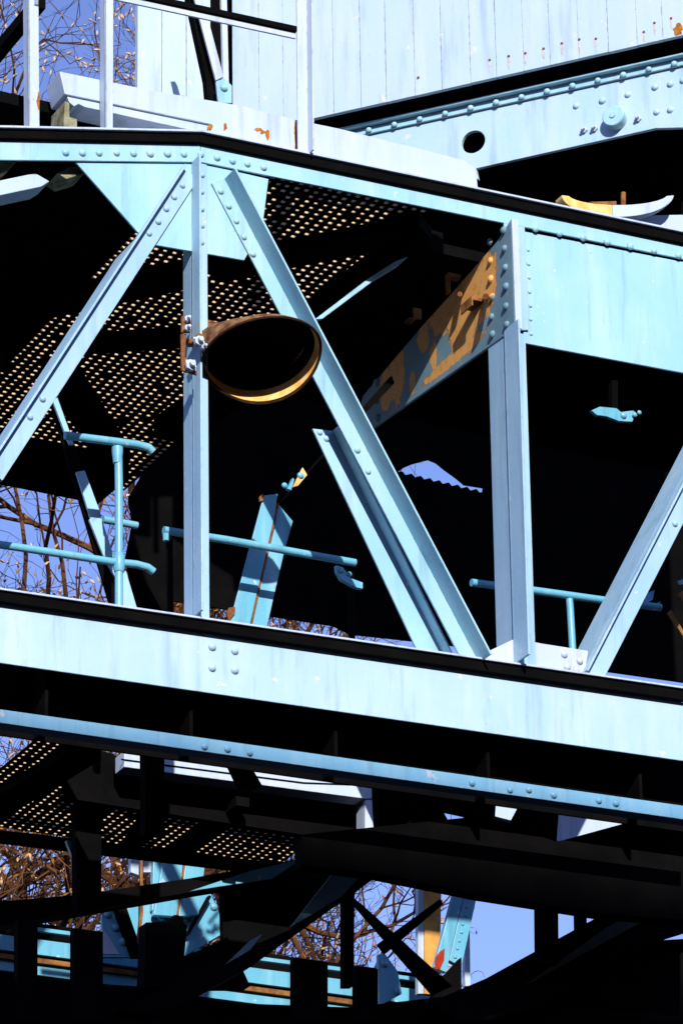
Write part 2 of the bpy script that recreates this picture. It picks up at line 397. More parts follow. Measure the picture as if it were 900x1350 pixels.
# opening seen as an ellipse about 160 px wide
lo = P(345, 467, -.16)
Rl = .232
lm = thing('flood_lamp', 'big rusty bell shaped lamp shade fixed to the truss post, its lower rim sunlit', 'lamp', lo)
mb = MB()
prof_o = [(Rl, 0), (Rl + .004, -.012), (Rl * .93, -.05), (Rl * .78, -.12), (Rl * .55, -.19), (Rl * .36, -.235), (.075, -.26), (.07, -.33), (.03, -.335)]
x = ndir.orthogonal()
skew = (-right * .60 - up * .40)
far = (-up * .95 + right * .25); far = (far - ndir * far.dot(ndir)).normalized(); EXT = .074
def lathe_skew(mb, prof, seg=56):
    ax = ndir; xx = ax.orthogonal().normalized(); yy = ax.cross(xx); vs = []; fs = []
    for r, h in prof:
        for j in range(seg):
            a = 2 * math.pi * j / seg; e_ = EXT * max(0, (xx * math.cos(a) + yy * math.sin(a)).dot(far)) ** 1.6 * max(0, 1 + h / .07); ro = (xx * math.cos(a) + yy * math.sin(a)) * r; ro = ro - far * (ro.dot(far) * .17); vs.append(lo + ax * (h + e_) + skew * (-h * min(1, -h / .12 if h < 0 else 0)) + ro)
    n = len(prof)
    for i in range(n - 1):
        for j in range(seg): fs.append((i * seg + j, i * seg + (j + 1) % seg, (i + 1) * seg + (j + 1) % seg, (i + 1) * seg + j))
    fs.append(tuple(range((n - 1) * seg, n * seg))); mb.add(vs, fs)
lathe_skew(mb, prof_o); mb.build('lamp_shade', plain('dark_rust', (.10, .03, .013), (.30, .17, .075), 26, .85, .2, .5), lm, smooth=True); mb = MB(); lathe_skew(mb, [(Rl + .004 + .006 * math.cos(a), .006 * math.sin(a)) for a in [2 * math.pi * i / 10 for i in range(11)]]); mb.f.pop(); mb.m.pop()
mb.build('lip', plain('shade_rust', (.018, .008, .006), (.05, .02, .01), 20, .9, .1, .4), lm, smooth=True)  # lip rust darkened so its upper edge is lost in shade
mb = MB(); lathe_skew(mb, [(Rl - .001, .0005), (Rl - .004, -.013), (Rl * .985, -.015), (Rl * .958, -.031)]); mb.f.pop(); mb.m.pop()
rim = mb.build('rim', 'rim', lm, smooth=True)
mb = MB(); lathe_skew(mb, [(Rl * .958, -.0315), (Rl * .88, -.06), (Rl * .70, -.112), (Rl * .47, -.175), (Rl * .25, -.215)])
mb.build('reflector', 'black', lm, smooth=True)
# bracket with clamps and bolts
mb = MB()
neck = lo + ndir * -.31 + skew * .31
mb.poly([(240, 416), (252, 416), (252, 438), (240, 438)], -.11, .012)
mb.poly([(239, 440), (246, 440), (244, 470), (260, 482), (260, 494), (240, 488)], -.11, .012)
mb.tube([P(250, 452, -.02), P(262, 448, -.10), neck], .02, 8)
mb.tube([P(246, 427, .0), P(246, 427, -.12)], .02, 10)
mb.build('lamp_bracket', 'rust', lm, .002)
for (x, y, rr) in ((246.5, 421, .014), (246.5, 433, .014), (262, 450, .022), (251, 482, .024), (268, 458, .012)):
    mb = MB(); q = P(x, y, -.125); mb.lathe(q + e2 * .005, -e2, [(rr, 0), (rr, .016)], 6); mb.lathe(q - e2 * .01, -e2, [(rr * .5, 0), (rr * .5, .02)], 8); mb.build('bolt', 'pale', lm, .0015)
mb = MB(); mb.poly([(255, 444), (268, 443), (271, 454), (258, 458)], -.115, .01); mb.build('clamp', 'pale', lm, .0015); mb = MB(); mb.poly([(245, 474), (258, 474), (259, 489), (247, 490)], -.115, .008)
mb.build('clamp', 'pale', lm, .0015)

# ================================================================ PERFORATED DECKS
def deck(name, label, z, amin, amax, dmin, dmax, pitch, hole, th, border=.03, skip=None, omit=None):
    mb = MB(); na = int((amax - amin) / pitch); nd = int((dmax - dmin) / pitch)
    h = hole / 2
    for i in range(na):
        for j in range(nd):
            ca = amin + (i + .5) * pitch; cdp = dmin + (j + .5) * pitch
            if omit and omit(ca, cdp): continue
            if cdp > .03 and skip and skip(ca, cdp): 
                vs = [L(ca + sx * pitch / 2, cdp + sy * pitch / 2, zz) for zz in (z, z + th) for sx, sy in ((-1, -1), (1, -1), (1, 1), (-1, 1))]
                mb.add(vs, [(3, 2, 1, 0), (4, 5, 6, 7)]); continue
            jx = rnd.uniform(-.0015, .0015); h = hole / 2 * (rnd.uniform(.84, 1.06) if rnd.random() > .035 else .25)
            vs = []
            for zz in (z, z + th):
                vs += [L(ca + sx * pitch / 2, cdp + sy * pitch / 2, zz) for sx, sy in ((-1, -1), (1, -1), (1, 1), (-1, 1))]
                vs += [L(ca + sx * h + jx, cdp + sy * h, zz) for sx, sy in ((-1, -1), (1, -1), (1, 1), (-1, 1))]
            fs = []; ws = []
            for k in range(4):
                l = (k + 1) % 4
                fs.append((k, 4 + k, 4 + l, l)); fs.append((8 + k, 8 + l, 12 + l, 12 + k)); ws.append((4 + k, 12 + k, 12 + l, 4 + l))
            k0 = len(mb.v); mb.add(vs, fs, 0); mb.f += [tuple(q + k0 for q in f) for f in ws]; mb.m += [1] * 4
    o = L((amin + amax) / 2, (dmin + dmax) / 2, z)
    me = bpy.data.meshes.new(name); me.from_pydata([tuple(V(v) - o) for v in mb.v], [], mb.f)
    me.materials.append(M['black']); me.materials.append(M['hole']); me.polygons.foreach_set('material_index', mb.m)
    ob = bpy.data.objects.new(name, me); C.objects.link(ob); ob.location = o
    return tag(ob, label, 'deck plate')
ZD = P(263, 190, 0).z + .11
al = ad(Hz(178, 303, ZD))[0]; ar = ad(Hz(540, 303, ZD))[0]
dfar = ad(Hz(60, 628, ZD))[1]
print('DECK', ZD, al, ar, dfar)
deck('deck_plate', 'perforated walkway plate seen from below behind the upper truss, its holes glinting cream', ZD, al, ar, .20, dfar, .044, .0195, .013)
# unperforated planks on either side
mb = MB(); am = ad(Hz(1400, 400, ZD))[0]
y0 = .62; dpl = ad(Hz(640, 580, ZD))[1] - .19
while y0 < dpl:
    mb.box(L(ar + .004, y0, ZD), e1 * (am - ar), e2 * .19, e3 * .05); y0 += .195
tag(mb.build('plank_deck', 'black'), 'black plank deck over the truss, right of the perforated plate', 'plank deck')
mb = MB(); y0 = .20
while y0 < dfar:
    mb.box(L(al - 2.2, y0, ZD), e1 * 2.196, e2 * .19, e3 * .05); y0 += .195
tag(mb.build('plank_deck', 'black'), 'black plank deck over the truss, left of the perforated plate', 'plank deck')
# joists under the perforated plate
def joist(p, q, wd, hz, label, z=None):
    z = ZD if z is None else z
    a = Hz(*p, z); b = Hz(*q, z); ax = (b - a).normalized(); w_ = ax.cross(e3).normalized() * wd
    mb = MB(); mb.box(a - w_ / 2 - e3 * (hz + .002), b - a, w_, e3 * hz)
    return tag(mb.build('deck_joist', 'black'), label, 'joist', 'joists under the perforated plates')
joist((60, 393), (262, 349), .16, .06, 'black joist crossing under the perforated plate just above the first diagonal')
joist((278, 347), (560, 290), .15, .06, 'black joist under the perforated plate between the lamp and the top chord')
joist((100, 447), (260, 436), .12, .05, 'black joist under the perforated plate level with the lamp bracket')
joist((75, 470), (152, 592), .15, .08, 'black slanting joist under the middle of the perforated plate')
joist((-30, 585), (150, 622), .34, .10, 'black edge joist along the far edge of the perforated plate')
joist((225, 556), (560, 300), .18, .10, 'black edge joist along the right side of the perforated plate')

# ================================================================ DARK BULKHEAD BEHIND THE TRUSS
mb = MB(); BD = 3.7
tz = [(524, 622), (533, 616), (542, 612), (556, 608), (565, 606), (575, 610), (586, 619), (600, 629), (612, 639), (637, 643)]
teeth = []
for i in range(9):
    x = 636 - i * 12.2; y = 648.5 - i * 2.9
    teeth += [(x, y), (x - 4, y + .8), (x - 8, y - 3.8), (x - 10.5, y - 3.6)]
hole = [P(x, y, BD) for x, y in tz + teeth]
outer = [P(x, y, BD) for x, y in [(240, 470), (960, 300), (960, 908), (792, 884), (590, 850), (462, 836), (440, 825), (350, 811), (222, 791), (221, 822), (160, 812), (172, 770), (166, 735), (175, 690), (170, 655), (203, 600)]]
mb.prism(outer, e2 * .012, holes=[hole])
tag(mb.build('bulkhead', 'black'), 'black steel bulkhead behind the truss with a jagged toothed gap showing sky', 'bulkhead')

# ================================================================ CABIN, JIB GIRDER
cb = thing('crane_cabin', 'pale blue board clad crane cabin with rusty nail heads above the truss', 'cabin', J(600, 130, 0))
zb = (J(415, 161, -.12).z + J(900, 52, -.12).z) / 2
s0 = (J(306, 60, -.12) - JO).dot(j1); s1 = (J(960, 60, -.12) - JO).dot(j1)
mb = MB(); s_ = s0; 
base = JO + j2 * -.12; base = V((base.x, base.y, zb + .022))
k = 0
while s_ < s1:
    wd_ = .128 + rnd.uniform(-.012, .012)
    mb.box(base + j1 * s_ + j2 * rnd.uniform(0, .003), j1 * (wd_ - rnd.choice((.001, .0012, .0018))), j2 * .022, e3 * 2.6); s_ += wd_; k += 1
mb.build('wall', 'board', cb, .0015)
MB().box(base + j1 * (s0 + .01) + j2 * .026 + e3 * .03, j1 * (s1 - s0), j2 * .012, e3 * 2.5).build('inner_lining', 'board', cb)
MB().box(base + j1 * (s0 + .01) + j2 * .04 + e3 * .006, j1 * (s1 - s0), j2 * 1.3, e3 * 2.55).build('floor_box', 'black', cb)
run_ = plain('faded_rust_run', (.62, .60, .66), (.56, .44, .40), 60, .8, .1)
for x, y in [(645, 79), (670, 74), (692, 70), (716, 64), (740, 57), (763, 52), (785, 51), (848, 42), (862, 30), (884, 24), (551, 102)]:
    q = J(x, y, -.12); x > 640 and MB().prism([J(*p_, -.1205) for p_ in ((x - 1.2, y + 2), (x + 1.2, y + 2), (x + 1.8, y + 9), (x + .6, y + rnd.uniform(12, 20)), (x - 1.0, y + 10))], j2 * -.0006).build('nail_run', run_, cb); MB().lathe(q, -j2, [(.0065, -.001), (.0055, .003), (.002, .0045)], 8).build('nail', 'rust', cb)
jg = thing('jib_girder', 'plate girder with a round hole, rivets and a pivot boss under the crane cabin', 'girder', J(700, 200, 0))
mb = MB()
hc = J(623.5, 187, 0); hr = .056
hl = [hc + j1 * math.cos(a) * hr + e3 * math.sin(a) * hr for a in [2 * math.pi * i / 32 for i in range(32)]]
mb.prism([J(x, y, 0) for x, y in [(400, 190), (940, 74), (940, 160), (906, 168), (863, 169), (627, 222), (630, 236), (400, 212)]], j2 * .02, holes=[hl])
for x, y in [(759, 140), (793.5, 133), (827, 125), (863, 115), (883, 111), (865, 148), (883, 145), (900, 106)]: mb.rivet(J(x, y, 0), -j2, .0155)
mb.build('web', 'chord', jg, .002)
mb = MB(); a_, b_2 = J(400, 186, -.014), J(940, 67.5, -.014)
h_ = e3 * (.034)
mb.box(a_ - h_, b_2 - a_, h_, j2 * .013)
mb.box(a_ + j2 * -.030, b_2 - a_, e3 * .01, j2 * .16)
for i in range(13):
    mb.rivet((J(486 + i * 33.5, 171.5 - i * 7.28, -.02)), (-j2 * .8 + e3 * .2).normalized(), .0145)
mb.build('flange', 'blue', jg, .0015)
mb = MB(); bc_ = J(812, 159, 0)
mb.lathe(bc_, -j2, [(.050, 0), (.050, .045), (.046, .05), (.012, .051), (.012, .056), (.002, .057)], 28)
mb.build('pivot_boss', 'blue', jg, smooth=True)
for x, y in ((770, 172), (783.5, 170), (841, 157)): MB().lathe(J(x, y, 0), -j2, [(.016, 0), (.016, .012), (.009, .013), (.009, .03)], 6).build('bolt', 'pale', jg, .001)
# dark undercarriage behind the girder
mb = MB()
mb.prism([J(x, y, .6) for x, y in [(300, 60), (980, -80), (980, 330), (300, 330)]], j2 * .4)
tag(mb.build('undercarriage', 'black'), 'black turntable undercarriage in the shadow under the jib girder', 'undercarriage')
# rusted half ring
hr_ = thing('half_ring', 'half ring of steel, orange rust on one side, lying above the top chord', 'ring segment', P(813, 285, .35))
def arc(t0, t1, rx, ry, cy, n=12):
    return [(814 + rx * math.cos(math.radians(t0 + (t1 - t0) * i / n)), cy + ry * math.sin(math.radians(t0 + (t1 - t0) * i / n))) for i in range(n + 1)]
MB().poly(arc(178, 95, 74, 30, 256) + arc(97, 168, 66, 15, 255), .35, .06).build('rusted_half', 'rim', hr_, .003)
MB().poly(arc(94.5, 2, 74, 30, 256) + arc(12, 96.5, 66, 15, 255), .35, .06).build('painted_half', 'pale', hr_, .003)
mb = MB(); mb.tube([P(821, 272, .40), P(821, 254, .40)], .011, 8); mb.poly([(775, 266), (812, 265), (812, 270), (790, 270)], .43, .03); mb.build('pin', 'rust', hr_, .001)
mb = MB(); mb.poly([(770, 288), (815, 284.5), (940, 282), (940, 330), (780, 300)], .44, .05)
tag(mb.build('rail_beam', 'pale', None, .003), 'pale blue beam behind the top chord under the half ring', 'beam')
# boarded panel, dark slot and brace left of the cabin
a_l = ad(P(182, 60, 1.6))[0]; z0 = P(225, 160, 1.6).z; mb = MB(); q = a_l; a_r = ad(P(268, 60, 1.6))[0]
while q < a_r: mb.box(L(q, 1.6 + rnd.uniform(0, .003), z0), e1 * .119, e2 * .03, e3 * 2.2); q += .122
mb.build('side_wall', 'board', cb, .0015)
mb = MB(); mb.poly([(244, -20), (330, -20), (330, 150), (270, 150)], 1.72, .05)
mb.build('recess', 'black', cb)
br = thing('slot_brace', 'pale steel brace with a bolted foot in the dark slot', 'brace', P(297, 132, 1.1))
mb = MB(); mb.poly([(253, -15), (264, -15), (295, 101), (285, 106)], 1.1, .012); mb.build('bar', 'pale', br, .002)
mb = MB(); mb.poly([(285, 107), (296, 103), (306, 113), (306, 136), (288, 136)], 1.085, .012); mb.rivet(P(295, 116, 1.085), None, .02); mb.build('foot', 'blue', br, .002)
mb = MB(); mb.poly([(292, -15), (299, -15), (302, 110), (295, 110)], 1.3, .02)
tag(mb.build('strut', 'pale', None, .002), 'thin pale upright strut behind the brace in the dark slot', 'strut')
mb = MB(); mb.poly([(246, -15), (252, -15), (286, 103), (288, 140), (275, 140), (272, 105)], 1.15, .04)
tag(mb.build('dark_brace', 'black'), 'black slanting brace beside the pale brace in the slot', 'brace')

# ================================================================ KERB BEAM AND GUARD RAIL ON THE TOP CHORD
kbm = thing('kerb_beam', 'pale painted kerb beam with rust runs lying on the top chord', 'kerb beam', P(350, 180, .03))
mb = MB(); mb.poly([(79, 94), (200, 119), (317, 139), (387, 157), (450, 170), (612, 211), (627, 222), (630, 250), (410, 207), (270, 180), (279, 164), (86, 124)], .03, .14)
mb.build('upper_plank', 'pale', kbm, .003)
mb = MB(); mb.poly([(88, 125.5), (278, 165.5), (272, 176), (112, 141), (104, 137), (98, 140), (92, 135)], .04, .12); mb.build('lower_plank', 'pale', kbm, .002)
mb = MB(); mb.poly([(86, 133), (92, 136), (92, 154), (102, 157), (102, 172), (84, 172)], .03, .14); mb.build('end_block', 'moss', kbm, .002)
mb = MB()
def splat(x, y, w_, h_):
    o = rnd.uniform(0, 6); pts = []
    for i in range(16):
        a = 2 * math.pi * i / 16; k = rnd.uniform(.55, 1.1); pts.append((x + math.cos(a) * w_ * k, y + math.sin(a) * h_ * k))
    return pts
rs = [splat(269, 176, 5, 2.5), splat(277, 168, 3.5, 5), splat(297, 167, 2.6, 6), splat(341, 171, 6, 3), splat(353, 178, 3.2, 8), splat(347, 174, 4, 3), splat(389.5, 172, 2.4, 13), splat(391.5, 190, 3.2, 10), splat(262, 174, 3, 1.6)]
fr_ = plain('fresh_rust', (.55, .20, .02), (.30, .09, .015), 40, .9, .1)
for r_ in rs: MB().poly(r_, .0285, .0015).build('rust_run', fr_, kbm)
mb = MB(); mb.poly([(100, 145), (300, 182), (300, 190), (100, 175)], .2, .02); mb.build('back_board', 'black', kbm)
mb = MB(); mb.poly([(8, 170), (30, 148), (42, 140), (42, 172)], .35, .12)
tag(mb.build('timber_end', 'moss', None, .003), 'mossy timber end standing behind the first rail post', 'timber')
gr = thing('guard_rail', 'pale blue steel guard rail with three posts on the top chord', 'guard rail', P(220, 185, -.02))
for pts, dd in (([(37, -20), (51, -20), (52.5, 169), (38.5, 168)], -.03), ([(138, -20), (150, -20), (149, 172), (139, 171)], -.03)):
    mb = MB(); mb.poly(pts, dd, .008); a, b = P(*pts[0], dd), P(*pts[3], dd); mb.prism([a, b, b + e2 * .05, a + e2 * .05], e1 * .007); mb.build('post', 'pale', gr, .001)
mb = MB(); mb.poly([(391, -20), (406, -20), (408, 204), (393, 202)], -.03, .008); a, b = P(406, -20, -.03), P(408, 204, -.03); mb.prism([a, b, b - e2 * .045, a - e2 * .045], -e1 * .007); mb.build('post', 'pale', gr, .001)
mb = MB(); a, b = P(60, -18, .0), P(390, 44, .0)
a, b = P(150, -9, -.031), P(390, 43, -.031); mb.box(a - e3 * .028, b - a, e2 * .01, e3 * .028); mb.build('rail', 'pale', gr, .001)
mb = MB(); mb.box(a + e3 * .0005 - e2 * .012, b - a, e2 * .05, e3 * .024); mb.build('rail_shade_strip', 'black', gr)  # black strip stands for the shaded underside of the rail leg
mb = MB(); a = P(62, -22, -.02); b = P(38, 8, -.02); z_ = b.z
c0 = L(ad(b)[0] + .02, -.03, z_); mb.box(c0, e2 * 1.3, e1 * .05, e3 * .05); mb.build('rail', 'black', gr, .001)
MB().poly(splat(51, 133, 2.4, 14), -.0325, .002).build('rust_run', fr_, gr)
MB().prism([J(x, y, -.1225) for x, y in splat(893, 38, 7, 9)], j2 * .002).build('rust_run', fr_, cb)
# planks poking out left under the top chord
for i, (pts, lb) in enumerate(((([-20, 242], [47, 228], [66, 239], [55, 246], [-20, 262]), 'weathered white timber end poking out under the top chord'), (([76, 228], [92, 220], [106, 219], [112, 229], [88, 236]), 'small mossy timber end hanging beside the gusset plate'), (([-20, 212], [22, 213], [10, 226], [-20, 236]), 'mossy brown timber end tucked under the top chord at the photo edge'))):
    mb = MB(); mb.poly([tuple(p) for p in pts], .05, .12); tag(mb.build('timber_end', ['board', 'moss', 'moss'][i], None, .003), lb, 'timber')

# ================================================================ HANDRAILS INSIDE THE TRUSS
hd = .42
def bent(pts, d): return [P(x, y, d) for x, y in pts]
h1 = thing('handrail', 'teal tube handrail with two bars and a tall upright, against the tree branches', 'handrail', P(156, 800, hd))
MB().tube([P(156, 590, hd), P(157, 640, hd), P(157, 812, hd)], .0165, 12).build('post', 'teal', h1, smooth=True)
mb = MB(); mb.tube(bent([(86, 574), (110, 577), (150, 582), (180, 586), (196, 590), (202, 596)], hd), .017, 12); mb.build('rail', 'teal', h1, smooth=True)
mb = MB(); mb.tube(bent([(-20, 715), (60, 727), (150, 741), (180, 744), (195, 748), (203, 754)], hd), .016, 12); mb.build('rail', 'teal', h1, smooth=True)
mb = MB(); mb.lathe(P(157, 742, hd + .0), e3, [(.019, -.04), (.024, -.02), (.024, .02), (.019, .04)], 12); mb.build('collar', 'teal', h1, smooth=True); mb = MB(); mb.lathe(P(155, 596, hd), e3, [(.017, -.05), (.023, .0), (.023, .02)], 12); mb.build('collar', 'teal', h1, smooth=True)
h2 = thing('handrail', 'short teal tube rail behind the handrail upright', 'handrail', P(160, 690, .9))
MB().tube(bent([(136, 685), (160, 689), (181, 693)], .9), .016, 12).build('rail', 'teal', h2, smooth=True)
h3 = thing('handrail', 'long teal tube rail passing in front of the slanting channel bar', 'handrail', P(340, 720, .55))
MB().tube(bent([(216, 699), (300, 712), (400, 730), (468, 742)], .55), .0165, 12).build('rail', 'teal', h3, smooth=True)
mb = MB(); mb.lathe(P(219, 707, .55), e3, [(.012, -.02), (.014, .01)], 8); mb.build('foot', 'teal', h3); mb = MB(); mb.poly([(443, 745), (452, 748), (462, 762), (478, 768), (478, 776), (468, 774), (450, 764), (444, 754)], .54, .02); mb.rivet(P(449, 752, .54), None, .014); mb.rivet(P(460, 757, .54), None, .012); mb.build('clip', 'teal', h3, .001)
for x, y in ((223, 702), (462, 742)): MB().tube([P(x, y, .585), P(x + 2, y + 125, .585)], .014, 8).build('post', 'black', h3)
h4 = thing('handrail', 'teal tube rail with a short upright behind the right hand post', 'handrail', P(750, 850, .5))
MB().tube(bent([(621, 768), (700, 778), (800, 792), (870, 801)], .5), .0165, 12).build('rail', 'teal', h4, smooth=True)
MB().tube(bent([(750, 790), (751, 800), (755, 870)], .5), .015, 12).build('post', 'teal', h4, smooth=True)
# flat bars of the far left brace
fb = thing('flat_brace', 'narrow weathered flat brace leaning behind the handrail upright', 'brace', P(150, 800, .75))
for pts in ([(70, 528), (76, 524), (92, 568), (98, 586), (92, 586)], [(101, 622), (112, 620), (134, 680), (122, 690)], [(118, 685), (131, 673), (151, 735), (152, 760), (138, 735)], [(160, 760), (166, 752), (184, 812), (162, 806)]):
    MB().poly(pts, .75, .012).build('bar', 'blue', fb, .001)
mb = MB(); mb.poly([(60, 505), (70, 500), (175, 815), (150, 812)], .79, .015); mb.build('backing_bar', 'black', fb)
# slanting channel bar
sc = thing('channel_bar', 'slanting teal channel bar with a rusty seam standing behind the first post', 'channel bar', P(330, 820, .75))
mb = MB(); mb.poly([(348, 653), (366, 651), (362, 680), (328, 830), (302, 826)], .75, .012); mb.build('flange', 'teal', sc, .002)
mb = MB(); mb.poly([(368, 666), (386, 687), (374, 730), (350, 834), (330, 830), (364, 690)], .765, .012); mb.lathe(P(365, 751, .765), -e2, [(.008, 0), (.007, .002)], 8); mb.build('web', 'teal', sc, .002)
mb = MB(); mb.poly([(365, 663), (368, 664), (331, 831), (327, 831)], .7585, .006); mb.build('rust_seam', 'rust', sc); mb = MB(); mb.poly([(302, 801), (310, 800), (310, 808), (306, 813), (302, 820), (299, 808)], .74, .01); mb.build('rust_lump', 'rust', sc); mb = MB(); mb.poly([(342, 655), (347, 650), (348, 659), (343, 661)], .74, .01); mb.build('rust_lump', 'rust', sc)
lk = thing('link_plate', 'small orange rusted link plate with one rivet above the channel bar', 'link plate', P(395, 630, .7))
mb = MB(); mb.poly([(386, 642), (399, 616), (405, 626), (393, 640)], .7, .01); mb.build('plate', 'rim', lk, .001)
mb = MB(); mb.rivet(P(396, 627, .7), None, .014); mb.poly([(379, 644), (386, 630), (388, 632), (384, 646)], .7, .02); mb.rivet(P(375, 640, .7), None, .013); mb.build('bolt', 'teal', lk)
mb = MB(); mb.poly([(372, 660), (382, 648), (520, 505), (516, 495)], .8, .03); tag(mb.build('dark_strut', 'black'), 'black strut running from the link plate up behind the diagonal', 'strut')
# lit scrap in the right hand bay and its hanger
hg = thing('pipe_hanger', 'small teal pipe clip catching the sun in the dark right hand bay', 'pipe clip', P(815, 545, 1.0))
mb = MB(); mb.poly([(779, 541), (790, 536), (812, 538), (818, 543), (834, 541), (838, 544), (833, 556), (815, 555), (800, 549), (786, 547)], 1.0, .02); mb.rivet(P(821, 548, 1.0), None, .016); mb.rivet(P(836, 547, .99), None, .012); mb.rivet(P(842, 544, .99), None, .010); mb.build('clip', 'teal', hg, .002)
mb = MB(); mb.poly([(806, 300), (814, 300), (814, 560), (806, 560)], 1.03, .03); mb.build('rod', 'black', hg)
# pale slivers behind the first diagonal by the deck edge
mb = MB(); mb.poly([(415, 421), (487, 366), (520, 345), (538, 338), (525, 350), (492, 370), (425, 420)], .36, .02)
tag(mb.build('deck_edge_strip', 'blue', None, .001), 'thin blue edging strip along the right side of the perforated plate', 'edging')
# cluster at right margin
rk = thing('cross_brace', 'teal and rusty crossed brace at the right edge behind the last diagonal', 'brace', P(880, 800, .9))
mb = MB(); mb.poly([(852, 782), (862, 778), (860, 790), (850, 796)], .9, .01); mb.build('stub', 'teal', rk); mb = MB(); mb.poly([(860, 797), (870, 793), (868, 797), (859, 800)], .9, .01); mb.build('stub', 'teal', rk); mb = MB(); mb.poly([(893, 766), (910, 760), (910, 768), (896, 770)], .9, .01); mb.build('stub', 'teal', rk)
mb = MB(); mb.poly([(880, 808), (884, 804), (905, 840), (902, 842)], .9, .01); mb.build('bar', 'rust', rk); mb = MB(); mb.poly([(891, 784), (906, 774), (912, 800), (900, 792)], .9, .01); mb.build('bar', 'rust', rk)

# ================================================================ UNDER THE BOTTOM CHORD
d1 = 1.0
hb = thing('hanging_beam', 'pale beam with a downturned end hanging under the bottom chord', 'beam', P(330, 1030, d1))
mb = MB(); mb.poly([(164, 990), (172, 985), (490, 1026), (497, 1052), (482, 1053), (164, 1011)], d1, .09); mb.build('beam', 'pale', hb, .002)
mb = MB(); mb.poly([(481, 1054.5), (498, 1055), (498, 1094), (481, 1092)], d1 + .005, .08); mb.build('end_leg', 'pale', hb, .002)
mb = MB(); mb.poly([(160, 1000), (190, 1004), (400, 1031), (490, 1034.5), (490, 1036), (400, 1033), (160, 1002)], d1 - .003, .002)
mb.build('seam', 'black', hb)
hb2 = thing('hanging_beam', 'pale beam behind the dark hangers at the right under the bottom chord', 'beam', P(760, 1090, d1))
mb = MB(); mb.poly([(565, 1036), (880, 1082), (880, 1116), (735, 1109), (690, 1086), (565, 1054)], d1, .09); mb.build('beam', 'pale', hb2, .002)
def darkbar(name, pts, d, t, label, cat='brace', m='black'):
    mb = MB(); mb.poly(pts, d, t); return tag(mb.build(name, m, None, .002 if m != 'black' else 0), label, cat)
darkbar('hanger', [(191, 960), (217, 962), (217, 1100), (192, 1098)], .60, .05, 'black hanger in front of the pale hanging beam near its left end', 'hanger')
darkbar('hanger', [(296, 985), (318, 988), (346, 1036), (322, 1040)], .6, .05, 'black slanting hanger crossing the pale hanging beam', 'hanger')
darkbar('hanger', [(590, 1020), (655, 1030), (652, 1080), (560, 1060)], .6, .05, 'black hanger between the two pale hanging beams', 'hanger')
darkbar('hanger', [(700, 1040), (738, 1047), (733, 1112), (655, 1100), (658, 1083), (676, 1085)], .6, .05, 'black slanting hanger in front of the right hanging beam', 'hanger')
darkbar('hanger', [(498, 1010), (573, 1025), (579, 1060), (600, 1100), (500, 1100), (497, 1040)], .62, .05, 'black hanger plate beside the downturned beam end', 'hanger')
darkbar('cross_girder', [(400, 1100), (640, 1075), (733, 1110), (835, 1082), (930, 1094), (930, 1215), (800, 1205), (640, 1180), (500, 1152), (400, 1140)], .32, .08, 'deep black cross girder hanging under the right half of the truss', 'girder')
# lower perforated plate
ZL = P(300, 1060, 1.15).z
la = ad(Hz(-30, 1040, ZL))[0]; lr = ad(Hz(408, 1120, ZL))[0]; lf = ad(Hz(200, 1124, ZL))[1]
print('LOW', ZL, la, lr, lf)
lx = ad(Hz(120, 1000, ZL))[0]
deck('deck_plate', 'dim perforated plate low down under the bottom chord, its holes tiny gold dots', ZL, la, lr, .55, lf, .040, .0125, .005, omit=lambda a, d: a > lx and d < 1.2)
fz = MB(); fz.poly([(88, 974), (160, 998), (300, 1012), (515, 1042), (515, 1118), (300, 1085), (88, 1052)], 1.15, .03)
tag(fz.build('fascia_board', 'black'), 'black fascia board standing on the near edge of the low perforated plate', 'fascia')
lowb = [((-40, 1078), (112, 984)), ((108, 1110), (140, 1040)), ((170, 1110), (215, 1040)), ((225, 1125), (320, 1050))]
labs = ['wide black joist under the low perforated plate beside its brightest corner', 'black joist second from the left under the low plate', 'black joist under the middle of the low perforated plate', 'black joist under the right half of the low plate']
for (p, q), lb in zip(lowb, labs):
    joist(p, q, .15 if p[0] < -30 else .06, .04, lb, ZL)
joist((-30, 1093), (450, 1150), .06, .04, 'black edge joist along the far edge of the low plate', ZL)
# arms and braces
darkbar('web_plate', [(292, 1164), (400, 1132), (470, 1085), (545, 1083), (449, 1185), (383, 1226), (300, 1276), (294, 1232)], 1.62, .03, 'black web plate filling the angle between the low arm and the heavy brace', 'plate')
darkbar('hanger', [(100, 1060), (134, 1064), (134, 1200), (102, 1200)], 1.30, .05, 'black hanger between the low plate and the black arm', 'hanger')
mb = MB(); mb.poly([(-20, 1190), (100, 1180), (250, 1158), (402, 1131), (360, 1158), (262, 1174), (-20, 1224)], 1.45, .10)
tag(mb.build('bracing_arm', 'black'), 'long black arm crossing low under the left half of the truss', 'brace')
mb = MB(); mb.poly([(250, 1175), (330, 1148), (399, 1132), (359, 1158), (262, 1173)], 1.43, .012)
tag(mb.build('arm_lit_strip', 'teal', None, .001), 'pointed teal strip colouring the sunlit end of the black arm', 'lit strip')  # sunlit part of the arm put in as a teal strip
bb = thing('diagonal_brace', 'heavy black diagonal brace with a dull teal strip for its dimly lit side, from mid bottom to the cross girder', 'brace', P(400, 1250, .7))
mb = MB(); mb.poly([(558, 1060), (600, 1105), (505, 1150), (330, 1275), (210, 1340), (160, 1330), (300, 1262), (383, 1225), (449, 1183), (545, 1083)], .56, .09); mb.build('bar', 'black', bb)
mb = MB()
a = [(543, 1081), (449, 1138), (383, 1222), (449, 1183)]
